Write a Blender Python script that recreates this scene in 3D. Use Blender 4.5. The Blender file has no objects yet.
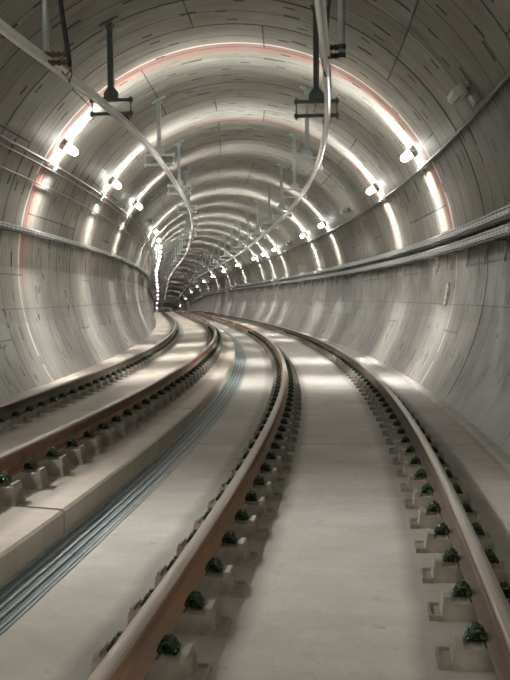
import bpy, bmesh, math, random
import numpy as np
from mathutils import Vector, Matrix
random.seed(7)
C = bpy.context.scene.collection
PI = math.pi
CAMH = 1.85                                   # camera height above the lower track slab

# ------------------------------------------------------------------ alignment of the tunnel
KN = [-40, 0, 12, 25, 45, 70, 100, 140, 200, 420]
KV = [.00613, .00613, .00812, .00574, .00196, .00045, -.00052, .00003, .00013, .00007]
VN = [-40, 0, 40, 80, 130, 200, 420]
VV = [-.00002, -.00002, -.00009, -.00005, -.00034, -.00035, -.00036]
DS = .25
sg = np.arange(-40, 420.01, DS)
i0 = int(round(40/DS))
kk = np.interp(sg, KN, KV); vv = np.interp(sg, VN, VV)
th = np.cumsum(kk)*DS; th = .16351-(th-th[i0])
sl = np.cumsum(vv)*DS; sl = sl-sl[i0]
cx = np.cumsum(np.sin(th))*DS; cy = np.cumsum(np.cos(th))*DS; cz = np.cumsum(sl)*DS
cx = cx-cx[i0]-.29921; cy = cy-cy[i0]; cz = cz-cz[i0]+CAMH

def head(s): return float(np.interp(s, sg, th))
def P(s, lat, h):
    """world point at chainage s, lateral offset from the right track's centre, height h relative to the camera"""
    t = head(s)
    return Vector((float(np.interp(s, sg, cx))+lat*math.cos(t), float(np.interp(s, sg, cy))-lat*math.sin(t), float(np.interp(s, sg, cz))+h))
def F(s, lat, h):
    """frame: x lateral, y along, z up"""
    return Matrix.Translation(P(s, lat, h)) @ Matrix.Rotation(-head(s), 4, 'Z')

TCX, TCH, TR = -1.85, .62, 4.48               # tunnel centre and radius
FL = -1.85                                    # lower slab
def LF(lat): return float(np.interp(lat, [-5.9, -4.51, -3.4, -2.6, -2.12], [-1.725, -1.70, -1.65, -1.605, -1.65]))     # upper slab height
PITCH, ROLL, FPX = .05119, .01066, 864.36
def pix(p):
    x, y, z = p[0], p[1], p[2]-CAMH
    c, s_ = math.cos(PITCH), math.sin(PITCH)
    d = y*c-z*s_; u = z*c+y*s_
    if d <= .1: return (-999, -999)
    return (255+FPX*(x*math.cos(ROLL)-u*math.sin(ROLL))/d, 340-FPX*(x*math.sin(ROLL)+u*math.cos(ROLL))/d)

# ------------------------------------------------------------------ node helpers
class NT:
    def __init__(s, name):
        s.m = bpy.data.materials.new(name); s.m.use_nodes = True
        s.t = s.m.node_tree; s.b = s.t.nodes['Principled BSDF']
    def n(s, typ, **kw):
        nd = s.t.nodes.new(typ)
        for k, v in kw.items(): setattr(nd, k, v)
        return nd
    def put(s, sock, v):
        if hasattr(v, 'links') or isinstance(v, bpy.types.NodeSocket): s.t.links.new(v, sock)
        else: sock.default_value = v
    def math(s, op, a, b=0., c=None):
        nd = s.n('ShaderNodeMath', operation=op)
        s.put(nd.inputs[0], a); s.put(nd.inputs[1], b)
        if c is not None: s.put(nd.inputs[2], c)
        return nd.outputs[0]
    def noise(s, vec, scale, detail=4, rough=.55):
        nd = s.n('ShaderNodeTexNoise'); s.put(nd.inputs['Vector'], vec)
        nd.inputs['Scale'].default_value = scale; nd.inputs['Detail'].default_value = detail; nd.inputs['Roughness'].default_value = rough
        return nd.outputs['Fac']
    def ramp(s, f, a, b, x=0., y=1.):
        nd = s.n('ShaderNodeMapRange'); s.put(nd.inputs[0], f)
        nd.inputs[1].default_value = a; nd.inputs[2].default_value = b; nd.inputs[3].default_value = x; nd.inputs[4].default_value = y
        return nd.outputs[0]
    def mix(s, f, a, b, blend='MIX'):
        nd = s.n('ShaderNodeMix', data_type='RGBA', blend_type=blend)
        s.put(nd.inputs[0], f); s.put(nd.inputs[6], a); s.put(nd.inputs[7], b)
        return nd.outputs[2]
    def vec(s, x, y, z=0.):
        nd = s.n('ShaderNodeCombineXYZ'); s.put(nd.inputs[0], x); s.put(nd.inputs[1], y); s.put(nd.inputs[2], z)
        return nd.outputs[0]
    def white(s, x, y):
        nd = s.n('ShaderNodeTexWhiteNoise', noise_dimensions='2D'); s.put(nd.inputs['Vector'], s.vec(x, y)); return nd.outputs[0]
    def uv(s):
        u = s.n('ShaderNodeUVMap'); u.uv_map = 'UVMap'
        sp = s.n('ShaderNodeSeparateXYZ'); s.t.links.new(u.outputs[0], sp.inputs[0])
        return sp.outputs[0], sp.outputs[1]
    def band(s, x, c, hw):                    # 1 where |x-c| < hw
        return s.math('LESS_THAN', s.math('ABSOLUTE', s.math('SUBTRACT', x, c)), hw)
    def line(s, x, period, hw, off=0.):       # 1 on thin lines repeated every period
        f = s.math('FRACT', s.math('DIVIDE', s.math('SUBTRACT', x, off-period/2), period))
        return s.math('LESS_THAN', s.math('ABSOLUTE', s.math('SUBTRACT', f, .5)), hw/period)
    def col(s, v): s.put(s.b.inputs['Base Color'], v)
    def rough(s, v): s.put(s.b.inputs['Roughness'], v)
    def bump(s, h, dist=.01, strength=1.):
        nd = s.n('ShaderNodeBump'); s.put(nd.inputs['Height'], h)
        nd.inputs['Distance'].default_value = dist; nd.inputs['Strength'].default_value = strength
        s.t.links.new(nd.outputs[0], s.b.inputs['Normal'])

def rgb(r, g, b): return (r, g, b, 1.)

def simple(name, c, rough=.6, metal=0., var=.25, scale=8., c2=None, bump=0.):
    k = NT(name); tc = k.n('ShaderNodeTexCoord').outputs['Object']
    f = k.ramp(k.noise(tc, scale), .3, .7)
    d = c2 if c2 else tuple(x*(1-var) for x in c)
    k.col(k.mix(f, rgb(*c), rgb(*d))); k.rough(rough); k.b.inputs['Metallic'].default_value = metal
    if bump: k.bump(k.noise(tc, scale*6), bump, .6)
    return k.m

def lining_mat():
    k = NT('lining_concrete'); u, v = k.uv()
    ring = k.math('FLOOR', k.math('DIVIDE', u, 1.5))
    rn = k.white(ring, 3.)
    joff = k.math('MULTIPLY', k.math('FLOOR', k.math('MULTIPLY', rn, 3.)), 1.3)
    seg = k.math('FLOOR', k.math('DIVIDE', k.math('ADD', v, joff), 3.9))
    segn = k.white(ring, seg)
    base = k.mix(segn, rgb(.215, .21, .185), rgb(.38, .372, .335))
    base = k.mix(k.math('MULTIPLY', rn, .45), base, rgb(.27, .265, .235))
    big = k.ramp(k.noise(k.vec(u, v, 0.), .55, 5, .6), .35, .7)
    base = k.mix(k.math('MULTIPLY', big, .62), base, rgb(.20, .185, .15))
    # streaks that run round the ring
    st = k.ramp(k.noise(k.vec(k.math('MULTIPLY', u, 7.), k.math('MULTIPLY', v, .55), 2.), 1., 5, .65), .45, .75)
    base = k.mix(k.math('MULTIPLY', st, .68), base, rgb(.15, .14, .115))
    st2 = k.ramp(k.noise(k.vec(k.math('MULTIPLY', u, 3.1), k.math('MULTIPLY', v, .8), 9.), 1., 4, .6), .55, .8)
    base = k.mix(k.math('MULTIPLY', st2, .35), base, rgb(.55, .53, .49))
    sm = k.ramp(k.noise(k.vec(k.math('MULTIPLY', u, 1.6), k.math('MULTIPLY', v, .7), 21.), 1., 6, .7), .58, .72)
    base = k.mix(k.math('MULTIPLY', sm, .75), base, rgb(.085, .075, .06))
    br = k.ramp(k.noise(k.vec(k.math('MULTIPLY', u, .9), k.math('MULTIPLY', v, .6), 33.), 1., 5, .65), .52, .68)
    base = k.mix(k.math('MULTIPLY', br, .45), base, rgb(.30, .235, .165))
    # pockets of the segment bolts, in rows half a metre apart, some missing
    def pockets(period_u, period_v, hu, hv, thr, seed):
        cu = k.math('FLOOR', k.math('DIVIDE', u, period_u)); cv = k.math('FLOOR', k.math('DIVIDE', v, period_v))
        jit = k.math('MULTIPLY', k.math('SUBTRACT', k.white(k.math('ADD', cv, seed), cu), .5), .5)
        fu = k.math('ABSOLUTE', k.math('MULTIPLY', k.math('SUBTRACT', k.math('FRACT', k.math('DIVIDE', u, period_u)), k.math('ADD', .5, k.math('MULTIPLY', jit, .3))), period_u))
        fv = k.math('ABSOLUTE', k.math('MULTIPLY', k.math('SUBTRACT', k.math('FRACT', k.math('DIVIDE', v, period_v)), k.math('ADD', .5, jit)), period_v))
        m = k.math('MULTIPLY', k.math('LESS_THAN', fu, hu), k.math('LESS_THAN', fv, hv))
        return k.math('MULTIPLY', m, k.math('GREATER_THAN', k.white(k.math('ADD', cu, seed), cv), thr))
    pk = pockets(.5, 1.3, .036, .10, .40, 1.)
    pk2 = pockets(1.5, 1.95, .045, .15, .3, 17.)
    pk = k.math('MAXIMUM', pk, pk2)
    # the wall above the trays carries the pockets thickly, below it less
    rj = k.line(u, 1.5, .026); rj2 = k.math('MULTIPLY', k.line(u, 1.5, .017, .75), .85)
    lj = k.line(k.math('ADD', v, joff), 3.9, .016)
    cont = k.math('MAXIMUM', k.band(v, 1.85, .012), k.band(v, 17.6, .012))
    jn = k.math('MAXIMUM', k.math('MAXIMUM', rj, rj2), k.math('MAXIMUM', lj, cont))
    fade = k.ramp(k.noise(k.vec(u, v, 5.), 1.7, 3), .3, .6, .6, 1.)
    jn = k.math('MULTIPLY', jn, fade)
    # red painted bands of waterproofing on a few rings and a white edge line
    red = None
    for c_, w_, a_ in ((18.05, .27, .9), (25.3, .17, .6), (30.5, .14, .5), (36.6, .10, .4), (48.2, .12, .3)):
        b_ = k.math('MULTIPLY', k.band(u, c_, w_), a_)
        red = b_ if red is None else k.math('MAXIMUM', red, b_)
    red = k.math('MULTIPLY', red, k.ramp(k.noise(k.vec(u, v, 11.), 2.5, 3), .25, .6, .55, 1.))
    red = k.math('MULTIPLY', red, k.math('MULTIPLY', k.math('GREATER_THAN', v, 2.35), k.math('LESS_THAN', v, 17.1)))
    base = k.mix(red, base, rgb(.31, .165, .135))
    wl = k.math('MULTIPLY', k.band(u, 17.73, .045), .8)
    base = k.mix(wl, base, rgb(.75, .73, .69))
    # smoother sealed band low on the walls
    lo = k.math('MAXIMUM', k.math('MULTIPLY', k.math('GREATER_THAN', v, 16.7), k.math('LESS_THAN', v, 17.9)), k.math('MULTIPLY', k.math('GREATER_THAN', v, 1.55), k.math('LESS_THAN', v, 2.75)))
    base = k.mix(k.math('MULTIPLY', lo, .42), base, rgb(.17, .155, .12))
    base = k.mix(k.math('MULTIPLY', jn, .92), base, rgb(.05, .045, .04))
    base = k.mix(k.math('MULTIPLY', pk, .88), base, rgb(.035, .03, .028))
    k.col(base)
    rg = k.ramp(k.noise(k.vec(u, v, 1.), 1.3, 4), .3, .7, .46, .68)
    rg = k.math('SUBTRACT', rg, k.math('MULTIPLY', k.math('MAXIMUM', lo, k.math('MAXIMUM', k.math('LESS_THAN', v, 1.6), k.math('GREATER_THAN', v, 17.85))), .2))
    k.rough(rg); k.put(k.b.inputs['Specular IOR Level'], k.math('ADD', .10, k.math('MULTIPLY', .4, k.math('MAXIMUM', k.math('LESS_THAN', v, 2.7), k.math('GREATER_THAN', v, 16.75)))))
    hh = k.math('ADD', k.math('MULTIPLY', k.math('MAXIMUM', jn, pk), -1.), k.math('MULTIPLY', k.noise(k.vec(u, v, 0.), 9., 4), .25))
    k.bump(hh, .012, .7)
    return k.m

def slab_mat(name, tracks, c1, c2, period, off, hair=True):
    k = NT(name); u, v = k.uv()
    base = k.mix(k.ramp(k.noise(k.vec(u, v), .9, 6, .62), .3, .7), rgb(*c1), rgb(*c2))
    sw = k.ramp(k.noise(k.vec(k.math('MULTIPLY', u, 4.), k.math('MULTIPLY', v, .8), 4.), 1., 8, .7), .42, .72)
    base = k.mix(k.math('MULTIPLY', sw, .55), base, rgb(c1[0]*.62, c1[1]*.62, c1[2]*.6))
    sp = k.ramp(k.noise(k.vec(u, v, 3.), 9., 4, .6), .62, .72)
    base = k.mix(k.math('MULTIPLY', sp, .35), base, rgb(.16, .145, .125))
    # grime fallen off the trains along each rail, deepened for the blocks' contact shadows
    g = None
    for t_ in tracks:
        d_ = k.math('ABSOLUTE', k.math('SUBTRACT', k.math('ADD', v, k.math('MULTIPLY', k.math('SUBTRACT', k.noise(k.vec(k.math('MULTIPLY', u, 1.5), t_), 1., 3), .5), .12)), t_))
        q = k.ramp(d_, .36, .46, 1., 0.); g = q if g is None else k.math('MAXIMUM', g, q)
    base = k.mix(k.math('MULTIPLY', g, .58), base, rgb(.18, .165, .14))
    if hair:
        wav = k.math('MULTIPLY', k.math('SUBTRACT', k.noise(k.vec(0., k.math('MULTIPLY', v, 1.2), 6.), 1., 3), .5), .10)
        j = k.math('MULTIPLY', k.line(k.math('ADD', u, wav), period, .016, off), k.math('GREATER_THAN', u, 7.))
        base = k.mix(k.math('MULTIPLY', j, .7), base, rgb(.08, .07, .06))
        k.bump(k.math('SUBTRACT', k.math('MULTIPLY', k.noise(k.vec(u, v), 10., 6, .7), 1.2), j), .012, .8)
    else:
        k.bump(k.noise(k.vec(u, v), 14., 5), .006, .6)
    k.col(base); k.rough(k.ramp(k.noise(k.vec(u, v, 8.), 1.5, 4), .3, .7, .5, .75))
    return k.m

BROAD, NARROW = .36, 5.0
def emis(name, c, st):
    k = NT(name); k.b.inputs['Base Color'].default_value = rgb(.9, .9, .9)
    k.b.inputs['Emission Color'].default_value = rgb(*c)
    # tube with emission shaped to cast arcs round the vault: radiates mostly square to its length (local y), little along it
    g = k.n('ShaderNodeNewGeometry'); tr = k.n('ShaderNodeVectorTransform', vector_type='VECTOR', convert_from='WORLD', convert_to='OBJECT')
    k.t.links.new(g.outputs['Incoming'], tr.inputs[0])
    nv = k.n('ShaderNodeVectorMath', operation='NORMALIZE'); k.t.links.new(tr.outputs[0], nv.inputs[0])
    sp = k.n('ShaderNodeSeparateXYZ'); k.t.links.new(nv.outputs[0], sp.inputs[0])
    q = k.math('SUBTRACT', 1., k.math('MULTIPLY', sp.outputs[1], sp.outputs[1]))
    k.put(k.b.inputs['Emission Strength'], k.math('ADD', st*BROAD, k.math('MULTIPLY', st*NARROW, k.math('POWER', q, 14.))))
    return k.m

def infill_mat():
    k = NT('grating_mesh'); tc = k.n('ShaderNodeTexCoord').outputs['Object']
    sp = k.n('ShaderNodeSeparateXYZ'); k.t.links.new(tc, sp.inputs[0])
    h = k.math('MAXIMUM', k.line(sp.outputs[1], .034, .007), k.line(sp.outputs[0], .023, .004))
    k.col(k.mix(h, rgb(.06, .075, .08), k.mix(k.noise(tc, 2.), rgb(.20, .25, .265), rgb(.32, .38, .39)))); k.rough(.5)
    k.b.inputs['Metallic'].default_value = .2
    return k.m

def rail_mat(name, web, web2, head=(.40, .345, .29)):
    # v of the profile: 0..1 head crown, >1 flanks and web
    k = NT(name); u, v = k.uv()
    r = k.mix(k.ramp(k.noise(k.vec(k.math('MULTIPLY', u, 2.), v, 1.), 1.5, 6, .7), .35, .65), rgb(*web), rgb(*web2))
    hd = k.math('LESS_THAN', v, 1.)
    shine = k.mix(k.ramp(k.noise(k.vec(k.math('MULTIPLY', u, .8), k.math('MULTIPLY', v, 6.)), 1.5, 4), .3, .7), rgb(*head), rgb(head[0]*.75, head[1]*.72, head[2]*.7))
    pol = k.math('LESS_THAN', v, .6)
    shine = k.mix(k.math('MULTIPLY', pol, .45), shine, rgb(.55, .52, .48))
    k.col(k.mix(hd, r, shine)); k.rough(k.math('SUBTRACT', .72, k.math('MULTIPLY', hd, .38)))
    k.put(k.b.inputs['Metallic'], k.math('MULTIPLY', hd, .45))
    return k.m

M = dict(
 lining=lining_mat(),
 floor=slab_mat('lower_slab_concrete', (-.87, .87), (.65, .625, .585), (.43, .405, .37), 6.15, 4.6),
 slab=slab_mat('upper_slab_concrete', (-2.77, -4.51), (.64, .575, .49), (.47, .42, .355), 6.1, 6., False),
 gutter=simple('gutter_concrete', (.22, .21, .19), .7, 0, .4, 3),
 block=simple('block_concrete', (.40, .365, .305), .75, 0, .5, 7, None, .004),
 boot=simple('boot_concrete', (.30, .275, .23), .7, 0, .35, 12),
 clip=simple('dark_green_painted_spring_steel', (.035, .070, .035), .22, .4, .5, 30),
 bolt=simple('oily_bolt', (.12, .13, .07), .35, .8, .4, 30),
 pad=simple('black_rubber', (.03, .03, .03), .6),
 railA=rail_mat('rail_rust_orange', (.37, .19, .09), (.23, .16, .115)),
 railB=rail_mat('rail_rust_brown', (.16, .115, .09), (.12, .095, .075)),
 railC=rail_mat('rail_rust_patchy', (.30, .145, .075), (.12, .095, .075)),
 railD=rail_mat('rail_rust_dark', (.10, .085, .065), (.15, .12, .09)),
 grate=simple('galvanised_grating', (.50, .56, .57), .4, .4, .35, 4),
 infill=infill_mat(),
 dark=simple('dark_drain', (.05, .055, .055), .8),
 alu=simple('conductor_aluminium', (.86, .86, .84), .28, .25, .12, 5),
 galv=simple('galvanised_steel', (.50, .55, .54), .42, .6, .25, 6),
 darkgreen=simple('dark_green_steel', (.17, .20, .185), .45, .4, .3, 8),
 insul=simple('brown_insulator', (.14, .075, .05), .4, 0, .4, 20),
 black=simple('black_cable', (.02, .02, .02), .45),
 cable=simple('grey_cable', (.10, .10, .10), .5, 0, .4, 6),
 tray=simple('tray_steel', (.58, .60, .59), .38, .35, .4, 5),
 pipe=simple('conduit_steel', (.22, .215, .20), .45, .5, .35, 6),
 lamp_body=simple('lamp_housing', (.55, .55, .52), .5),
 off=simple('unlit_diffuser', (.72, .73, .68), .4, 0, .1),
 offdark=simple('soiled_diffuser', (.30, .34, .31), .5, 0, .2),
 marker=simple('bare_marker_metal', (.88, .93, .84), .4, .0, .3, 20),
 lit=emis('lit_tube', (.985, .97, .93), 60.),
 litpink=emis('lit_tube_pinkish', (1., .92, .95), 60.),
)

def tray_mat():
    k = NT('slotted_tray_steel'); u, v = k.uv()
    a = k.math('LESS_THAN', k.math('FRACT', k.math('DIVIDE', u, .26)), .72)
    b = k.band(k.math('FRACT', k.math('DIVIDE', v, .05)), .5, .27)
    sl = k.math('MULTIPLY', a, b)
    c = k.mix(k.noise(k.vec(u, v), 2., 4), rgb(.52, .54, .53), rgb(.33, .34, .33))
    k.col(k.mix(k.math('MULTIPLY', sl, .88), c, rgb(.03, .03, .03))); k.rough(.36)
    k.put(k.b.inputs['Metallic'], k.math('MULTIPLY', k.math('SUBTRACT', 1., sl), .35))
    return k.m
M['slotted'] = tray_mat()

# ------------------------------------------------------------------ mesh helpers
def link(name, me, m=None, parent=None):
    o = bpy.data.objects.new(name, me); C.objects.link(o)
    if m is not None and me is not None and not me.materials: me.materials.append(m)
    if parent: o.parent = parent
    return o
def obj(name, bm, m, parent=None, smooth=False):
    me = bpy.data.meshes.new(name); bmesh.ops.recalc_face_normals(bm, faces=bm.faces); bm.to_mesh(me); bm.free()
    if smooth:
        me.polygons.foreach_set('use_smooth', [True]*len(me.polygons))
    return link(name, me, m, parent)
def tag(o, label=None, cat=None, group=None, kind=None):
    if label: o['label'] = label
    if cat: o['category'] = cat
    if group: o['group'] = group
    if kind: o['kind'] = kind
    return o
def empty(name, mat, label=None, cat=None, group=None):
    o = bpy.data.objects.new(name, None); C.objects.link(o); o.matrix_world = mat; o.empty_display_size = .1
    return tag(o, label, cat, group)

def sweep(name, prof, ss, m, parent=None, closed=True, smooth=False, vs=None, breaks=(), lat0=None, latf=None, local=None, caps=True):
    """prof: (lat, height) pairs swept along chainages ss; UV = (s, v)"""
    n = len(prof)
    if vs is None:
        vs = [0.]
        for i in range(1, n+1): vs.append(vs[-1]+math.dist(prof[i-1], prof[i % n]))
    verts = []; faces = []; uvs = []
    for s in ss:
        t = head(s); x0 = float(np.interp(s, sg, cx)); y0 = float(np.interp(s, sg, cy)); z0 = float(np.interp(s, sg, cz))
        dl = latf(s) if latf else 0.
        for (a, h) in prof:
            verts.append((x0+(a+dl)*math.cos(t), y0-(a+dl)*math.sin(t), z0+h))
    ne = n if closed else n-1
    for i in range(len(ss)-1):
        for j in range(ne):
            a, b = i*n+j, i*n+(j+1) % n
            faces.append((a, b, b+n, a+n)); uvs += [(ss[i], vs[j]), (ss[i], vs[j+1]), (ss[i+1], vs[j+1]), (ss[i+1], vs[j])]
    if closed and caps:
        for i, q in ((0, 1), (len(ss)-1, -1)):
            f = [i*n+j for j in range(n)][::q]; faces.append(tuple(f)); uvs += [(ss[i], 0.)]*n
    org = P(ss[0], prof[0][0], prof[0][1]) if local is None else local
    if parent is None:
        verts = [(x-org.x, y-org.y, z-org.z) for x, y, z in verts]
    me = bpy.data.meshes.new(name); me.from_pydata(verts, [], faces)
    ul = me.uv_layers.new(name='UVMap'); ul.data.foreach_set('uv', [c for q in uvs for c in q])
    if smooth: me.polygons.foreach_set('use_smooth', [True]*len(me.polygons))
    o = link(name, me, m, parent)
    if parent is None: o.location = org
    else: o.matrix_parent_inverse = parent.matrix_world.inverted()
    return o

def box(bm, x0, x1, y0, y1, z0, z1, taper=0., bev=0.):
    r = bmesh.ops.create_cube(bm, size=1.)
    for v in r['verts']:
        top = v.co.z > 0
        v.co = Vector(((x0+x1)/2+v.co.x*((x1-x0)-(2*taper if top else 0)), (y0+y1)/2+v.co.y*((y1-y0)-(2*taper if top else 0)), (z0+z1)/2+v.co.z*(z1-z0)))
    if bev:
        es = list({e for v in r['verts'] for e in v.link_edges})
        bmesh.ops.bevel(bm, geom=es, offset=bev, segments=2, affect='EDGES', profile=.6)
def tube(bm, pts, r, seg=10, caps=True):
    pts = [Vector(p) for p in pts]; rings = []
    up = Vector((0, 0, 1)) if abs((pts[-1]-pts[0]).normalized().z) < .9 else Vector((1, 0, 0))
    for i, p in enumerate(pts):
        d = (pts[min(i+1, len(pts)-1)]-pts[max(i-1, 0)]).normalized()
        a = d.cross(up)
        if a.length < 1e-3: a = d.cross(Vector((0, 1, 0)))
        a.normalize(); b = d.cross(a)
        rr = r[i] if isinstance(r, (list, tuple)) else r
        rings.append([bm.verts.new(p+a*math.cos(2*PI*k/seg)*rr+b*math.sin(2*PI*k/seg)*rr) for k in range(seg)])
    for A, B in zip(rings, rings[1:]):
        for k in range(seg): bm.faces.new((A[k], A[(k+1) % seg], B[(k+1) % seg], B[k]))
    if caps: bm.faces.new(rings[0][::-1]); bm.faces.new(rings[-1])
def prism(bm, poly, axis, a, b):
    """poly in the two other axes, extruded along axis from a to b"""
    def mk(p, t): return {'x': (t, p[0], p[1]), 'y': (p[0], t, p[1]), 'z': (p[0], p[1], t)}[axis]
    A = [bm.verts.new(mk(p, a)) for p in poly]; B = [bm.verts.new(mk(p, b)) for p in poly]; n = len(poly)
    bm.faces.new(A); bm.faces.new(B[::-1])
    for i in range(n): bm.faces.new((A[i], B[i], B[(i+1) % n], A[(i+1) % n]))

# ------------------------------------------------------------------ the setting: lining
ORD = ['first', 'second', 'third', 'fourth', 'fifth', 'sixth', 'seventh', 'eighth', 'ninth', 'tenth', 'eleventh', 'twelfth', 'thirteenth', 'fourteenth', 'fifteenth', 'sixteenth', 'seventeenth', 'eighteenth', 'nineteenth', 'twentieth']
def lining(name, a0, a1, nseg):
    verts = []; faces = []; uvs = []; rnd = random.Random(3)
    angs = [a0+(a1-a0)*i/nseg for i in range(nseg+1)]
    s = -27.; ring = 0
    while s < 400:
        L = 1.5 if s < 150 else 6.
        dr = rnd.uniform(-.003, .003) if s > -100 else 0
        ex = rnd.uniform(-.003, .003); ez = rnd.uniform(-.003, .003)
        sub = 2 if s < 60 else 1
        base = len(verts)
        for q in range(sub+1):
            sq = s+L*q/sub-(.0 if q < sub else -.004)
            t = head(sq); x0 = float(np.interp(sq, sg, cx)); y0 = float(np.interp(sq, sg, cy)); z0 = float(np.interp(sq, sg, cz))
            for a in angs:
                lat = TCX+ex+(TR+dr)*math.cos(a); h = TCH+ez+(TR+dr)*math.sin(a)
                verts.append((x0+lat*math.cos(t), y0-lat*math.sin(t), z0+h))
        n = nseg+1
        for q in range(sub):
            for j in range(nseg):
                A = base+q*n+j; faces.append((A, A+n, A+n+1, A+1))
                u0, u1 = s+L*q/sub, s+L*(q+1)/sub; v0, v1 = (angs[j]+.6)*TR, (angs[j+1]+.6)*TR
                uvs += [(u0, v0), (u1, v0), (u1, v1), (u0, v1)]
        s += L
    me = bpy.data.meshes.new(name); me.from_pydata(verts, [], faces)
    ul = me.uv_layers.new(name='UVMap'); ul.data.foreach_set('uv', [c for q in uvs for c in q])
    me.polygons.foreach_set('use_smooth', [True]*len(me.polygons))
    return tag(link(name, me, M['lining']), kind='structure')
A_R, A_L = -.60, PI+.56
lining('wall_right', A_R, .62, 22)
lining('ceiling', .62, PI-.62, 34)
lining('wall_left', PI-.62, A_L, 22)

sfine = list(np.arange(-27, 60, .75))+list(np.arange(60, 150, 2.))+list(np.arange(150, 400, 6.))
# lower slab with the drain channel on its left and the gutter at the wall's foot
prof = [(-2.16, FL-.5), (-2.16, FL-.12), (-1.79, FL-.12), (-1.79, FL), (-.9, FL), (0, FL), (.9, FL), (1.66, FL), (1.67, FL-.035), (1.76, FL-.04), (1.79, FL-.005), (2.1, FL+.03), (2.1, FL-.5)]
tag(sweep('floor', prof, sfine, M['floor'], closed=True, vs=[p[0] for p in prof]+[-2.16]), kind='structure')
# upper slab: separate pours with open joints
k = 0; s0 = -24.1
while s0 < 380:
    L = 6.12 if s0 < 60 else (12.24 if s0 < 130 else 36.72)
    e = s0+L-.045
    ss = list(np.linspace(s0, e, max(9, int(L/3)+1)))
    prof = [(-2.135, FL-.3), (-2.135, LF(-2.12)-.02), (-2.155, LF(-2.12)), (-2.77, LF(-2.77)), (-3.6, LF(-3.6)), (-4.51, LF(-4.51)), (-5.8, LF(-5.8)), (-5.8, FL-.3)]
    o = tag(sweep('floor', prof, ss, M['slab'], closed=True, vs=[p[0] for p in prof]+[-2.2]), kind='structure')
    s0 += L; k += 1
# mortar joint bed under the slabs, seen through the open joints
tag(sweep('floor', [(-2.19, FL-.4), (-2.19, FL-.16), (-5.9, FL-.16), (-5.9, FL-.4)], sfine, M['dark'], closed=True), kind='structure')

# ------------------------------------------------------------------ rails
G = .87
HA, HB, HC, HD = -1.540, -1.552, -1.285, -1.420
RH = .178
def rail_profile(lat, top):
    hw, hh, ww, fw, fh = .042, .046, .011, .082, .014
    p = [(-hw+.012, 0), (0, .002), (hw-.012, 0), (hw-.003, -.006), (hw, -.016), (hw-.002, -hh+.008), (ww+.004, -hh-.006), (ww, -hh-.022), (ww, -RH+.052), (ww+.010, -RH+.034), (fw, -RH+fh), (fw, -RH),
         (-fw, -RH), (-fw, -RH+fh), (-ww-.010, -RH+.034), (-ww, -RH+.052), (-ww, -hh-.022), (-ww-.004, -hh-.006), (-hw+.002, -hh+.008), (-hw, -.016), (-hw+.003, -.006)]
    v = [.3, .5, .7, .8, .95, 1.1, 1.2, 1.3, 1.4, 1.5, 1.6, 1.7, 1.8, 1.9, 2., 2.1, 2.2, 2.3, 2.4, .95, .8, .3]
    v = [.3, .5, .7, .8, 1.02]+v[5:19]+[1.02, .8, .3]
    return [(lat+a, top+b) for a, b in p], v
sr = list(np.arange(-6, 60, .5))+list(np.arange(60, 150, 1.5))+list(np.arange(150, 330, 5.))
for nm, lat, top, m, lb in (('rail', -G, HA, 'railA', 'orange-rusted running rail curving up the middle of the photo from bottom left'),
                            ('rail', G, HB, 'railB', 'brown running rail nearest the right wall, leaving the photo at bottom right'),
                            ('rail', -3.64+G, HC, 'railC', 'running rail with patchy orange rust on the raised left slab, nearer the drain'),
                            ('rail', -3.64-G, HD, 'railD', 'dark running rail along the foot of the left wall')):
    p, v = rail_profile(lat, top)
    tag(sweep(nm, p, sr, M[m], vs=v, smooth=False), lb, 'rail', 'running rails of the two tracks')

# ------------------------------------------------------------------ support blocks with their spring clips
def clip_mesh(side):
    """a coiled spring clip, gripping the rail foot from `side` (+1 right, -1 left)"""
    bm = bmesh.new()
    for yy in (-.034, .0, .034):
        pts = []
        for i in range(9):
            a = PI*(1-i/8.)
            pts.append((side*(.120+.036*math.cos(a)), yy*(1+.18*math.sin(a)), .010+.048*math.sin(a)))
        tube(bm, pts, .0125, 8)
    tube(bm, [(side*.164, -.046, .012), (side*.167, 0, .011), (side*.164, .046, .012)], .012, 8)
    tube(bm, [(side*.088, -.050, .020), (side*.084, 0, .022), (side*.088, .050, .020)], .013, 8)
    box(bm, min(side*.10, side*.15), max(side*.10, side*.15), -.03, .03, 0, .035, .006)
    return bm
def bolt_bm(side):
    bm = bmesh.new()
    tube(bm, [(side*.120, 0, .04), (side*.120, 0, .084)], .015, 6)
    tube(bm, [(side*.120, 0, .058), (side*.120, 0, .066)], .024, 12)
    return bm
BL = {}
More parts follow.
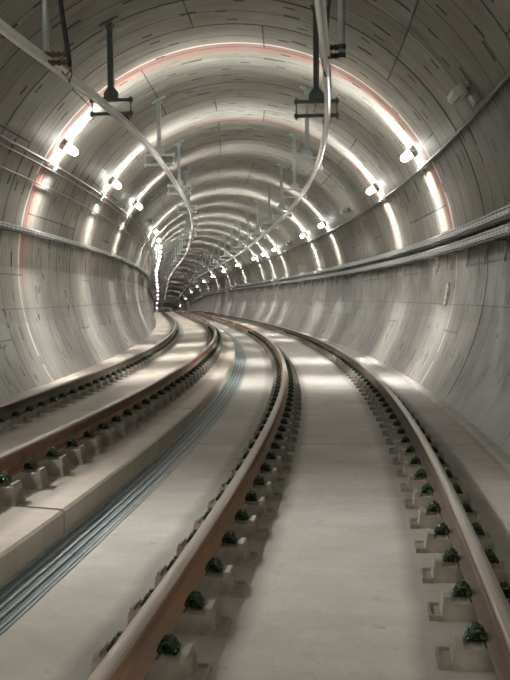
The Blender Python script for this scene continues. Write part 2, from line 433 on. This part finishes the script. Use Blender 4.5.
def block_proto(hh, ins):
    """meshes of a block whose top is hh above the slab; origin on the slab under the rail"""
    bm = bmesh.new(); box(bm, *sorted((-ins*.25, ins*.255)), -.095, .095, -.03, hh-.012, .014, .006)
    box(bm, -.098, .098, -.083, .083, hh-.02, hh, .002, .002)
    box(bm, ins*.213-.022, ins*.213+.022, -.08, .08, hh-.02, hh+.022, .004, .003)
    box(bm, -ins*.215-.014, -ins*.215+.014, -.08, .08, hh-.02, hh+.012, .003, .002)
    me = bpy.data.meshes.new('body'); bmesh.ops.recalc_face_normals(bm, faces=bm.faces); bm.to_mesh(me); bm.free(); me.materials.append(M['block'])
    bo = []; w = hh*.30
    for sx in (ins,):
        bm = bmesh.new()
        prism(bm, [(sx*.24, -.105), (sx*.315, -.105), (sx*.315, .105), (sx*.24, .105)], 'z', -.02, w*.55)
        prism(bm, [(sx*.24, -.105), (sx*.315, -.105), (sx*.315, .105), (sx*.24, .105), (sx*.24, .092), (sx*.302, .092), (sx*.302, -.092), (sx*.24, -.092)], 'z', w*.55, w)
        bmesh.ops.remove_doubles(bm, verts=bm.verts, dist=1e-4)
        me2 = bpy.data.meshes.new('boot'); bmesh.ops.recalc_face_normals(bm, faces=bm.faces); bm.to_mesh(me2); bm.free(); me2.materials.append(M['boot']); bo.append(me2)
    bm = bmesh.new(); box(bm, -.088, .088, -.085, .085, hh-.002, hh+.008)
    pd = bpy.data.meshes.new('pad'); bm.to_mesh(pd); bm.free(); pd.materials.append(M['pad'])
    return me, bo, pd
CL = {}
for sd in (-1, 1):
    a = []
    for nm, bm, mt in (('clip', clip_mesh(sd), 'clip'), ('bolt', bolt_bm(sd), 'bolt')):
        me = bpy.data.meshes.new(nm); bmesh.ops.recalc_face_normals(bm, faces=bm.faces); bm.to_mesh(me); bm.free(); me.materials.append(M[mt])
        me.polygons.foreach_set('use_smooth', [nm == 'clip']*len(me.polygons)); a.append(me)
    CL[sd] = a
def s_at(lat, h, ypix):
    b = min(np.arange(3, 20, .01), key=lambda s: abs(pix(P(s, lat, h))[1]-ypix)); return float(b)
RAILS = [('the middle rail', 'blocks under the orange-rusted middle rail', -G, HA, lambda l: FL, s_at(-G+.13, HA-RH+.05, 597), .625),
         ('the rightmost rail', 'blocks under the right-hand rail', G, HB, lambda l: FL, s_at(G-.13, HB-RH+.05, 586), .645),
         ('the left-slab rail by the drain', 'blocks under the left-slab rail nearer the drain', -3.64+G, HC, LF, s_at(-3.64+G+.13, HC-RH+.05, 441), .57),
         ('the leftmost rail', 'blocks under the rail by the left wall', -3.64-G, HD, LF, 8., .57)]
far_boxes = bmesh.new()
for where, grp, lat, top, flo, s00, SP in RAILS:
    fz = flo(lat); hh = top-RH-fz-.008
    body, boot, pad = block_proto(hh, {-G: 1, G: -1}.get(lat, -1 if lat > -3.64 else 1))
    src = None; cnt = 0; made = 0
    s = s00-SP*6
    while s < 112:
        p = pix(P(s, lat, fz+hh*.5))
        vis = -30 < p[0] < 545 and p[1] < 715
        if vis and s > 1.5:
            inside = 0 <= p[0] <= 510 and p[1] <= 680
            if made < 75:
                if inside: cnt += 1
                if inside and cnt <= 12:
                    lb = 'concrete block under %s, %s up from the picture edge' % (where, ORD[cnt-1]); g = grp
                elif not inside and cnt == 0:
                    lb = 'concrete block just outside the picture under %s' % where; g = grp+' at the edge'
                else:
                    lb = 'distant concrete block under %s, past its twelfth' % where; g = grp+' in the distance'
                e = empty('rail_support_block', F(s, lat, fz), lb, 'rail block', g)
                link('block_body', body, None, e)
                if s < 34:
                    link('boot', boot[0], None, e); link('rail_pad', pad, None, e)
                if s < 42:
                    for sd in (-1, 1):
                        c = link('spring_clip', CL[sd][0], None, e); c.location = (0, 0, hh+.008)
                        if s < 20: link('bolt', CL[sd][1], None, c)
                made += 1
            else:
                m_ = F(s, lat, fz)
                r = bmesh.ops.create_cube(far_boxes, size=1., matrix=m_ @ Matrix.Translation((0, 0, hh/2)) @ Matrix.Diagonal((.50, .19, hh, 1)))
        s += SP
tag(obj('rail_support_block', far_boxes, M['block']), 'very distant concrete blocks dwindling under the four rails round the bend', 'rail block', None, 'stuff')

# ------------------------------------------------------------------ drain grating panels between the tracks
def grate(s0, L, detail, lb, g):
    bm = bmesh.new(); org = F(s0, -1.975, FL); inv = org.inverted()
    n = 3 if s0 < 40 else 2
    def strip(l0, l1, z0, z1):
        rows = []
        for i in range(n+1):
            s = s0+(L-.012)*i/n
            rows.append([bm.verts.new(inv @ P(s, a, FL+b)) for a, b in ((l0, z0), (l1, z0), (l1, z1), (l0, z1))])
        for A, B in zip(rows, rows[1:]):
            for k in range(4): bm.faces.new((A[k], A[(k+1) % 4], B[(k+1) % 4], B[k]))
        bm.faces.new(rows[0]); bm.faces.new(rows[-1][::-1])
    for i, l in enumerate(np.linspace(-2.115, -1.835, 5)):
        strip(l-.008, l+.008, -.03, .006)
    if False:
        k = int(L/.06)
        for i in range(k+1):
            s = s0+.01+(L-.03)*i/k
            vs = [bm.verts.new(inv @ P(s+b, a, FL+z)) for z in (-.022, -.006) for a, b in ((-2.125, -.005), (-1.825, -.005), (-1.825, .005), (-2.125, .005))]
            for f in ((0, 1, 2, 3), (7, 6, 5, 4), (0, 4, 5, 1), (1, 5, 6, 2), (2, 6, 7, 3), (3, 7, 4, 0)): bm.faces.new([vs[q] for q in f])
    bars = bm; bm = bmesh.new()
    strip2 = None
    rows = []
    for i in range(n+1):
        s = s0+(L-.012)*i/n
        rows.append([bm.verts.new(inv @ P(s, a, FL+b)) for a, b in ((-2.124, -.02), (-1.813, -.02), (-1.813, -.008), (-2.124, -.008))])
    for A, B in zip(rows, rows[1:]):
        for k in range(4): bm.faces.new((A[k], A[(k+1) % 4], B[(k+1) % 4], B[k]))
    bm.faces.new(rows[0]); bm.faces.new(rows[-1][::-1]); mesh_plate = bm
    e = empty('drain_grating', org, lb, 'drain grating', g)
    obj('bearing_bars', bars, M['grate'], e)
    obj('mesh_infill', mesh_plate, M['infill'], e)
    bm = bmesh.new()
    rows_l = ((-2.140, -2.125), (-1.812, -1.795))
    for l0, l1 in rows_l:
        rows = []
        for i in range(n+1):
            s = s0+(L-.012)*i/n
            rows.append([bm.verts.new(inv @ P(s, a, FL+b)) for a, b in ((l0, -.10), (l1, -.10), (l1, .006), (l0, .006))])
        for A, B in zip(rows, rows[1:]):
            for k in range(4): bm.faces.new((A[k], A[(k+1) % 4], B[(k+1) % 4], B[k]))
        bm.faces.new(rows[0]); bm.faces.new(rows[-1][::-1])
    obj('frame', bm, M['grate'], e)
s = 3.; i = 0
while s < 84:
    L = 1.5 if s < 42 else 3.
    q = pix(P(s+L/2, -1.97, FL)); vis = 0 < q[0] < 510 and 0 < q[1] < 680
    if vis: i += 1
    if vis and i <= 12: lb = 'blue-grey steel drain grating between the tracks, %s panel from the bottom left' % ORD[i-1]; g = 'drain grating panels'
    elif not vis and i == 0: lb = 'blue-grey drain grating panel cut off by the photo edge at bottom left'; g = 'drain grating panels at the edge'
    else: lb = 'distant blue-grey drain grating panel between the tracks, past the twelfth'; g = 'drain grating panels in the distance'
    grate(s, L, s < 30, lb, g); s += L

# ------------------------------------------------------------------ overhead conductor rails
KRx = ([-10, 8.5, 9.4, 10.6, 12.7, 15, 18.5, 23.3, 28.6, 39.9, 60, 80, 300], [-.25, -.20, -.18, -.16, -.12, -.10, -.10, -.16, -.24, -.40, -.2, -.1, -.1])
KLx = ([-10, 9.3, 11, 12.1, 13.3, 14.8, 17.7, 19.5, 23.8, 26.7, 30.5, 41.6, 60, 300], [-3.7, -3.69, -3.64, -3.58, -3.52, -3.50, -3.52, -3.55, -3.62, -3.6, -3.58, -3.70, -3.6, -3.6])
def smoothf(tab):
    gs = np.arange(-12, 302, .5); f = np.interp(gs, tab[0], tab[1]); w = np.hanning(13); w /= w.sum()
    f2 = np.convolve(np.pad(f, 6, mode='edge'), w, 'valid')
    return lambda s: float(np.interp(s, gs, f2))
fR, fL = smoothf(KRx), smoothf(KLx)
cp = [(-.054, .055), (.054, .055), (.054, .040), (.012, .038), (.010, .005), (.030, -.012), (.033, -.032), (.020, -.048), (.010, -.060), (-.010, -.060), (-.020, -.048), (-.033, -.032), (-.030, -.012), (-.010, .005), (-.012, .038), (-.054, .040)]
sc = list(np.arange(4, 60, .6))+list(np.arange(60, 230, 2.5))
tag(sweep('conductor_rail', [(a, 2.81+b) for a, b in cp], sc, M['alu'], latf=fR, vs=None), 'silvery overhead conductor rail over the right track, hanging down from the top centre', 'conductor rail')
tag(sweep('conductor_rail', [(a, 2.95+b) for a, b in cp], sc, M['alu'], latf=fL, vs=None), 'silvery overhead conductor rail slanting down from the top left corner over the left track', 'conductor rail')

def hanger(s, lat, hc, hb, fx, steel, lb, g, detail=True):
    """ceiling drop post with a two-bar frame; hb height of the lower bar, fx lateral of the conductor"""
    F0 = F(s, lat, hc); e = empty('conductor_hanger', F0, lb, 'overhead hanger', g)
    cl = TCH+math.sqrt(TR**2-(lat-TCX)**2)
    top = cl-hc+.03; lo = hb-hc; up = lo+.23
    slope = -(lat-TCX)/math.sqrt(TR**2-(lat-TCX)**2)
    bm = bmesh.new()
    prism(bm, [(-.16, top-.16*slope), (.16, top+.16*slope), (.16, top+.16*slope-.05), (-.16, top-.16*slope-.05)], 'y', -.11, .11)
    prism(bm, [(-.095, top-.06), (.095, top-.06), (.05, top-.17), (-.05, top-.17)], 'y', -.012, .012)
    obj('ceiling_plate', bm, steel, e)
    bm = bmesh.new()
    box(bm, -.048, -.036, -.045, .045, up+.10, top-.04); box(bm, .036, .048, -.045, .045, up+.10, top-.04); box(bm, -.036, .036, -.006, .006, up+.10, top-.04)
    obj('post', bm, steel, e)
    bm = bmesh.new()
    prism(bm, [(-.055, up+.21), (.055, up+.21), (.125, up+.13), (.125, up+.03), (-.125, up+.03), (-.125, up+.13)], 'y', -.02, .02)
    box(bm, -.13, .13, -.06, .06, up+.025, up+.045)
    obj('gusset', bm, steel, e)
    for nm, z in (('upper_bar', up), ('lower_bar', lo)):
        bm = bmesh.new()
        box(bm, -.37, .37, -.028, .028, z-.028, z+.028, 0, .004)
        for sx in (-1, 1): tube(bm, [(sx*.335, 0, z-.034), (sx*.335, 0, z+.034)], .036, 10)
        obj(nm, bm, steel, e)
    for sx in (-1, 1):
        bm = bmesh.new(); tube(bm, [(sx*.335, 0, lo-.07), (sx*.335, 0, up+.07)], .009, 8)
        for z in (lo-.04, lo+.04, up-.04, up+.04): tube(bm, [(sx*.335, 0, z-.008), (sx*.335, 0, z+.008)], .019, 6)
        obj('tie_rod', bm, steel, e)
    dx = fx-lat; zc = 0
    bm = bmesh.new()
    tube(bm, [(dx, 0, .10), (dx, 0, lo-.02)], .020, 10)
    for q in range(3):
        z = .10+(lo-.13)*(.2+.3*q); tube(bm, [(dx, 0, z-.012), (dx, 0, z), (dx, 0, z+.012)], [.022, .042, .022], 12)
    obj('insulator', bm, M['insul'] if steel is not M['galv'] else M['galv'], e)
    bm = bmesh.new(); box(bm, dx-.065, dx+.065, -.05, .05, .058, .085); box(bm, dx-.068, dx-.054, -.05, .05, .03, .085); box(bm, dx+.054, dx+.068, -.05, .05, .03, .085)
    obj('rail_clamp', bm, steel, e)
def hang_row(lat, f, hcond, start, side):
    s = start; i = 0 if side > 0 else 1
    while s < 140:
        i += 1; dark = i <= 2
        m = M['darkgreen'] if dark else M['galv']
        nm = 'right' if side > 0 else 'left'
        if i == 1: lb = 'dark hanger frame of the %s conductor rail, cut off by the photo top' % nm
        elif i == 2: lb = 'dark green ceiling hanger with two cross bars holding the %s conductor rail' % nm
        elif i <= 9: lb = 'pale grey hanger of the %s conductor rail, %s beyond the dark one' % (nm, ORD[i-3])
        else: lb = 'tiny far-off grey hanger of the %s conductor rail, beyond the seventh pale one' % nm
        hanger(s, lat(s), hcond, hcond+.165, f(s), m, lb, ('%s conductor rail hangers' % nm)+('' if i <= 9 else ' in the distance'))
        s += 5.9
hang_row(lambda s: -.27, fR, 2.81, 8.7, 1)
hang_row(lambda s: -3.76, fL, 2.97, 14.85, -1)

# feeder posts with their black cables, nearer the camera
def feeder(s, lat, zb, fx, hcond, sgn, side):
    F0 = F(s, lat, zb); top = TCH+math.sqrt(TR**2-(lat-TCX)**2)-zb
    e = empty('feeder_post', F0, 'grey steel feeder post hanging from the ceiling beside the %s conductor rail' % side, 'feeder post', 'feeder posts')
    bm = bmesh.new(); tube(bm, [(0, 0, 0), (0, 0, top+.03)], .042, 14); obj('post', bm, M['galv'], e, True)
    bm = bmesh.new(); box(bm, -.1, .1, -.1, .1, top-.03, top+.06); obj('ceiling_plate', bm, M['galv'], e)
    W = .075 if sgn > 0 else .045
    for z in (.03, .13):
        bm = bmesh.new(); tube(bm, [(0, 0, z-.028), (0, 0, z+.028)], .052, 12)
        for q in range(3): tube(bm, [(sgn*(.05+W*q), 0, z), (sgn*(.05+W*(q+.5)), 0, z), (sgn*(.05+W*(q+1)), 0, z)], [.022, .042, .022], 10)
        obj('insulated_clamp', bm, M['insul'] if sgn > 0 else M['pad'], e)
    bm = bmesh.new(); I = F0.inverted()
    pts = [(sgn*.20-sgn*.0, .0, top), (sgn*.19, 0, top*.75), (sgn*.17, 0, .5), (sgn*.19, 0, .25), (sgn*.2, 0, .05)]
    pts = [(sgn*.02+.02, -.30, top+.03), (sgn*.07, -.2, top*.75), (sgn*.14, -.08, top*.42), (sgn*.195, 0, .2), (sgn*.2, 0, .0)]
    end = I @ P(s+.15, fx, hcond+.05)
    if sgn > 0: pts = [(.13, -.05, top+.03), (.16, -.03, top*.7), (.22, 0, top*.35), (.29, 0, .1), (.30, 0, -.03)]
    else: pts += [((pts[-1][0]+end.x)/2+sgn*.02, .06, (end.z)/2), tuple(end)]
    # smooth the path
    P_ = [Vector(p) for p in pts]; out = []
    for i in range(len(P_)-1):
        p0, p1, p2, p3 = P_[max(i-1, 0)], P_[i], P_[i+1], P_[min(i+2, len(P_)-1)]
        for q in range(6):
            t = q/6.; out.append(.5*((2*p1)+(-p0+p2)*t+(2*p0-5*p1+4*p2-p3)*t*t+(-p0+3*p1-3*p2+p3)*t**3))
    out.append(P_[-1]); tube(bm, out, .03, 10)
    c = obj('feeder_cable', bm, M['black'], None, True); c.matrix_world = F0
    tag(c, 'thick black feeder cable coming down from the ceiling to the %s conductor rail' % side, 'cable', 'feeder cables')
    for q in (0, 1):
        bm = bmesh.new(); e2 = I @ P(s+.55+.3*q, fx, hcond+.05)
        a = Vector((.30, .02, .0)) if sgn > 0 else Vector((sgn*.2, .02, .08)); mid = (a+e2)/2+Vector((0, 0, -.10-.06*q))
        tube(bm, [a, a.lerp(mid, .5)+Vector((sgn*.03, 0, .0)), mid, mid.lerp(e2, .5)+Vector((0, 0, -.015)), e2], .009, 8)
        j = obj('jumper_wire', bm, M['insul'], None, True); j.matrix_world = F0
        tag(j, 'thin %s jumper wire looping from the feeder clamps to the %s conductor rail' % (('short', 'longer')[q], side), 'wire', 'jumper wires')
feeder(10.6, .03, 2.83, fR(10.8), 2.81, -1, 'right')
feeder(10.8, -3.66, 2.92, fL(11.), 2.95, 1, 'left')

# ------------------------------------------------------------------ tunnel lamps
def wall_frame(s, ang, r):
    """x axis pointing into the tunnel from the wall, y along, origin at radius r"""
    a = ang; c, s_ = math.cos(a), math.sin(a)
    t = head(s); lat = Vector((math.cos(t), -math.sin(t), 0)); up = Vector((0, 0, 1)); al = Vector((math.sin(t), math.cos(t), 0))
    inward = -(lat*c+up*s_)
    z = inward.cross(al)
    m = Matrix((inward, al, z)).transposed().to_4x4()
    m.translation = P(s, TCX+r*c, TCH+r*s_)
    return m
HB_ = {}
def lamp_meshes():
    bm = bmesh.new(); box(bm, .09, .14, -.27, .27, -.092, .092, 0, .006)
    HB_['housing'] = bm
    bm = bmesh.new(); prism(bm, [(.14, -.066), (.18, -.082), (.25, -.07), (.285, 0), (.25, .07), (.18, .082), (.14, .066)], 'y', -.26, .26)
    # (x,z) polygon extruded along y
    HB_['diffuser'] = bm
    bm = bmesh.new()
    for y in (-.2, .2):
        box(bm, -.005, .02, y-.05, y+.05, -.05, .05); box(bm, 0, .10, y-.012, y+.012, -.018, .018)
    HB_['bracket'] = bm
    out = {}
    for k_, bm in HB_.items():
        bmesh.ops.recalc_face_normals(bm, faces=bm.faces); me = bpy.data.meshes.new(k_); bm.to_mesh(me); bm.free(); out[k_] = me
    return out
LM = lamp_meshes()
LM['housing'].materials.append(M['lamp_body']); LM['bracket'].materials.append(M['galv'])
diff = {}
for kx in ('lit', 'litpink', 'off', 'offdark'):
    d_ = LM['diffuser'].copy(); d_.materials.append(M[kx]); diff[kx] = d_
def lamp(s, ang, kind, lb, g):
    e = empty('tunnel_lamp', wall_frame(s, ang, TR+.005), lb, 'lamp', g)
    link('housing', LM['housing'], None, e); link('diffuser', diff[kind], None, e)
    if s < 70: link('bracket', LM['bracket'], None, e)
AR = math.atan2(2.36, 3.495)-math.radians(1.4); AL = PI-math.atan2(2.47, 3.43)
def lamprow(side, ang, first, off):
    s = first; i = 0
    while s < 330:
        near = s < (14.5 if side == 'left' else 11.)
        kind = 'lit' if s < 80 else 'litpink'
        for so, kd in off.items():
            if abs(s-so) < 1.: kind = kd
        if kind in ('lit', 'litpink') and not near: i += 1
        if kind == 'off' and near: lb = 'unlit white batten lamp outside the photo on the %s vault' % side; g = None
        elif kind == 'off': lb = 'unlit white batten lamp high on the right of the vault, nearer than any lit one'; g = None
        elif kind == 'offdark': lb = 'unlit grubby batten lamp on the %s vault, %s unlit one past the white' % (side, ['first', 'second'][0 if s < 35 else 1]); g = None
        elif near: lb = 'lit tunnel lamp outside the photo on the %s wall' % side; g = '%s lamps outside the photo' % side
        elif i <= 9: lb = 'glaring white batten lamp on the %s wall, %s lit one from the camera' % (side, ORD[i-1]); g = '%s wall lamps' % side
        else: lb = 'far-off glowing lamp in the dense row on the %s wall, beyond the ninth' % side; g = '%s wall lamps in the distance' % side
        lamp(s+(.35 if kind == 'off' and not near and side == 'right' else 0), ang, kind, lb, g)
        s += 5.92 if s < (62 if side == 'right' else 68) else (.19*s if side == 'right' else max(8., .11*s))
lamprow('left', AL, 18.4-5.92*5, {12.0: 'off', 35.7: 'offdark'})
lamprow('right', AR, 18.7-5.92*5, {6.5: 'off', 12.4: 'off', 30.2: 'offdark', 47.95: 'offdark'})

# ------------------------------------------------------------------ conduits along the vault
def ang_line(name, ang, r, rad, s0, s1, m, seg=8):
    ss = list(np.arange(s0, 60, 1.))+list(np.arange(60, s1, 3.))
    lat, h = TCX+r*math.cos(ang), TCH+r*math.sin(ang)
    prof = [(lat+rad*math.cos(2*PI*k/seg), h+rad*math.sin(2*PI*k/seg)) for k in range(seg)]
    return sweep(name, prof, ss, m, smooth=True)
tag(ang_line('conduit', math.radians(27.6), TR-.05, .030, 2, 200, M['pipe']), 'single steel conduit running along the right vault just under the lamps', 'conduit')
tag(ang_line('conduit', PI-math.radians(29.5), TR-.05, .028, 2, 200, M['pipe']), 'upper of the two steel conduits on the left vault just under the lamps', 'conduit')
tag(ang_line('conduit', PI-math.radians(27.9), TR-.04, .018, 2, 200, M['pipe']), 'middle thin conduit on the left vault, close below the thicker one', 'conduit')
tag(ang_line('conduit', PI-math.radians(23.2), TR-.04, .018, 2, 200, M['pipe']), 'lowest thin conduit on the left vault, above the cable tray', 'conduit')
def jbox(s, ang, lb, g=None):
    e = empty('junction_box', wall_frame(s, ang, TR), lb, 'junction box', g)
    bm = bmesh.new(); box(bm, 0, .09, -.09, .09, -.07, .07, 0, .008); obj('box_body', bm, M['galv'], e)
    bm = bmesh.new(); box(bm, .09, .105, -.095, .095, -.075, .075, 0, .004); obj('lid', bm, M['lamp_body'], e)
jbox(12.9, math.radians(27.6)+.035, 'small junction box on the right conduit below the unlit white lamp')
jbox(18.4, PI-math.radians(29.5)+.0, 'small junction box on the left conduit under the nearest lit lamp')
jbox(24., PI-math.radians(29.5)+.0, 'small junction box on the left conduit under the second lit lamp')
jbox(24., math.radians(27.6), 'small junction box on the right conduit under the second lit lamp')

# ------------------------------------------------------------------ cable trays
def tray(side, lat_in, h_top, width, depth, lb, g, legs):
    sgn = 1 if side == 'right' else -1
    lo, hi = lat_in, lat_in+sgn*width
    t = .006
    prof = [(lo, h_top), (lo, h_top-depth), (hi, h_top-depth), (hi, h_top), (hi-sgn*t, h_top), (hi-sgn*t, h_top-depth+t), (lo+sgn*t, h_top-depth+t), (lo+sgn*t, h_top)]
    ss = list(np.arange(3, 60, 1.))+list(np.arange(60, 200, 3.))
    e = empty('cable_tray', F(3., lo, h_top-depth), lb, 'cable tray', g)
    bpy.context.view_layer.update()
    sweep('channel', prof, ss, M['slotted'], parent=e)
    flp = [(lo-sgn*.022, h_top+.004), (lo+sgn*.012, h_top+.004), (lo+sgn*.012, h_top-.008), (lo-sgn*.012, h_top-.008), (lo-sgn*.012, h_top-.02), (lo-sgn*.022, h_top-.02)]
    sweep('rolled_edge', flp, ss, M['tray'], parent=e)
    s = 4.5; I = e.matrix_world.inverted()
    while s < 100:
        bm = bmesh.new(); m_ = F(s, lo, h_top-depth)
        wl = TCX+sgn*math.sqrt(TR**2-(h_top-depth-.05-TCH)**2)
        w = abs(wl-lo)+.02
        a, b = (-.02, w) if sgn > 0 else (-w, .02)
        box(bm, a, b, -.02, .02, -.045, -.002)
        x = w-.03 if sgn > 0 else -(w-.03)
        prism(bm, [(x-.02, .05), (x+.02, .05), (x+.02-sgn*.05*legs, -.30*legs-.05), (x-.02-sgn*.05*legs, -.30*legs-.05)], 'y', -.02, .02)
        bm.transform(I @ m_)
        o = obj('bracket', bm, M['tray'], e)
        s += 1.5
    # cables lying in the tray
    n = 3
    for q in range(n):
        l = lo+sgn*(.035+.045*q+.0); r = .017+.004*((q*7) % 3)
        z = h_top-depth+t+r+.001
        pr = [(l+r*math.cos(2*PI*k/8), z+r*math.sin(2*PI*k/8)) for k in range(8)]
        yield pr
def cables(side, which, gen, m):
    names = ['outermost', 'middle', 'innermost']
    for q, pr in enumerate(gen):
        ss = list(np.arange(3, 60, 1.2))+list(np.arange(60, 160, 4.))
        tag(sweep('cable', pr, ss, M[m], smooth=True), '%s grey cable lying in the %s' % (names[q], which), 'cable', 'cables in the trays')
cables('right', 'upper tray on the right wall', tray('right', 2.36, 1.215, .19, .10, 'upper steel cable tray along the right wall', 'right wall cable trays', 0), 'cable')
cables('right', 'lower tray on the right wall', tray('right', 2.30, .94, .24, .10, 'lower steel cable tray along the right wall, under the other one', 'right wall cable trays', 1), 'cable')
cables('left', 'tray on the left wall', tray('left', -6.06, 1.42, .17, .075, 'single steel cable tray along the left wall', None, 0), 'cable')
# black cables slung under the lower edge of each tray
for q, (lat, h, r, lb) in enumerate([(2.33, 1.07, .020, 'black cable slung under the upper tray of the right wall'), (2.40, 1.05, .026, 'thicker black cable behind the one slung under the upper right tray'),
                                     (2.30, .80, .018, 'dark cable slung under the lower tray of the right wall'), (-6.06, 1.30, .018, 'dark cable slung under the left wall tray')]):
    pr = [(lat+r*math.cos(2*PI*k/8), h+r*math.sin(2*PI*k/8)) for k in range(8)]
    tag(sweep('cable', pr, list(np.arange(3, 60, 1.2))+list(np.arange(60, 160, 4.)), M['black'], smooth=True), lb, 'cable')

# small marker fixed to the right wall below the trays
e = empty('wall_marker', wall_frame(18.4, math.asin((0-TCH)/TR)+.0, TR), 'small shiny pale metal marker on the right wall below the cable trays', 'wall marker')
bm = bmesh.new(); prism(bm, [(-.07, -.24), (.06, -.19), (.04, .02), (.09, .05), (.07, .26), (-.05, .21), (-.03, .0), (-.08, -.03)], 'x', -.01, .05)
obj('plate', bm, M['marker'], e)
for z in (-.12, .14):
    bm = bmesh.new(); tube(bm, [(.05, 0, z), (.065, 0, z)], .02, 8); obj('bolt', bm, M['galv'], e)

# ------------------------------------------------------------------ world, camera
w = bpy.data.worlds.new('World'); bpy.context.scene.world = w; w.use_nodes = True
w.node_tree.nodes['Background'].inputs[0].default_value = (.5, .5, .52, 1); w.node_tree.nodes['Background'].inputs[1].default_value = 0.
cam = bpy.data.cameras.new('camera'); co = bpy.data.objects.new('camera', cam); C.objects.link(co)
cam.sensor_fit = 'VERTICAL'; cam.sensor_height = 24.; cam.sensor_width = 18.; cam.lens = FPX/680*24.; cam.clip_start = .05; cam.clip_end = 800
fw = Vector((0, math.cos(PITCH), -math.sin(PITCH))); u0 = Vector((0, math.sin(PITCH), math.cos(PITCH))); x0 = Vector((1, 0, 0))
rv = x0*math.cos(ROLL)-u0*math.sin(ROLL); uvv = x0*math.sin(ROLL)+u0*math.cos(ROLL)
mm = Matrix((rv, uvv, -fw)).transposed().to_4x4(); mm.translation = (0, 0, CAMH)
co.matrix_world = mm
sc_ = bpy.context.scene; sc_.camera = co
vs_ = sc_.view_settings; sc_.display_settings.display_device = 'sRGB'
vs_.view_transform = 'Standard'; vs_.look = 'None'; vs_.exposure = 2.05; vs_.gamma = 1.; vs_.use_curve_mapping = False
sc_.cycles.max_bounces = 10; sc_.cycles.diffuse_bounces = 6; sc_.cycles.glossy_bounces = 5
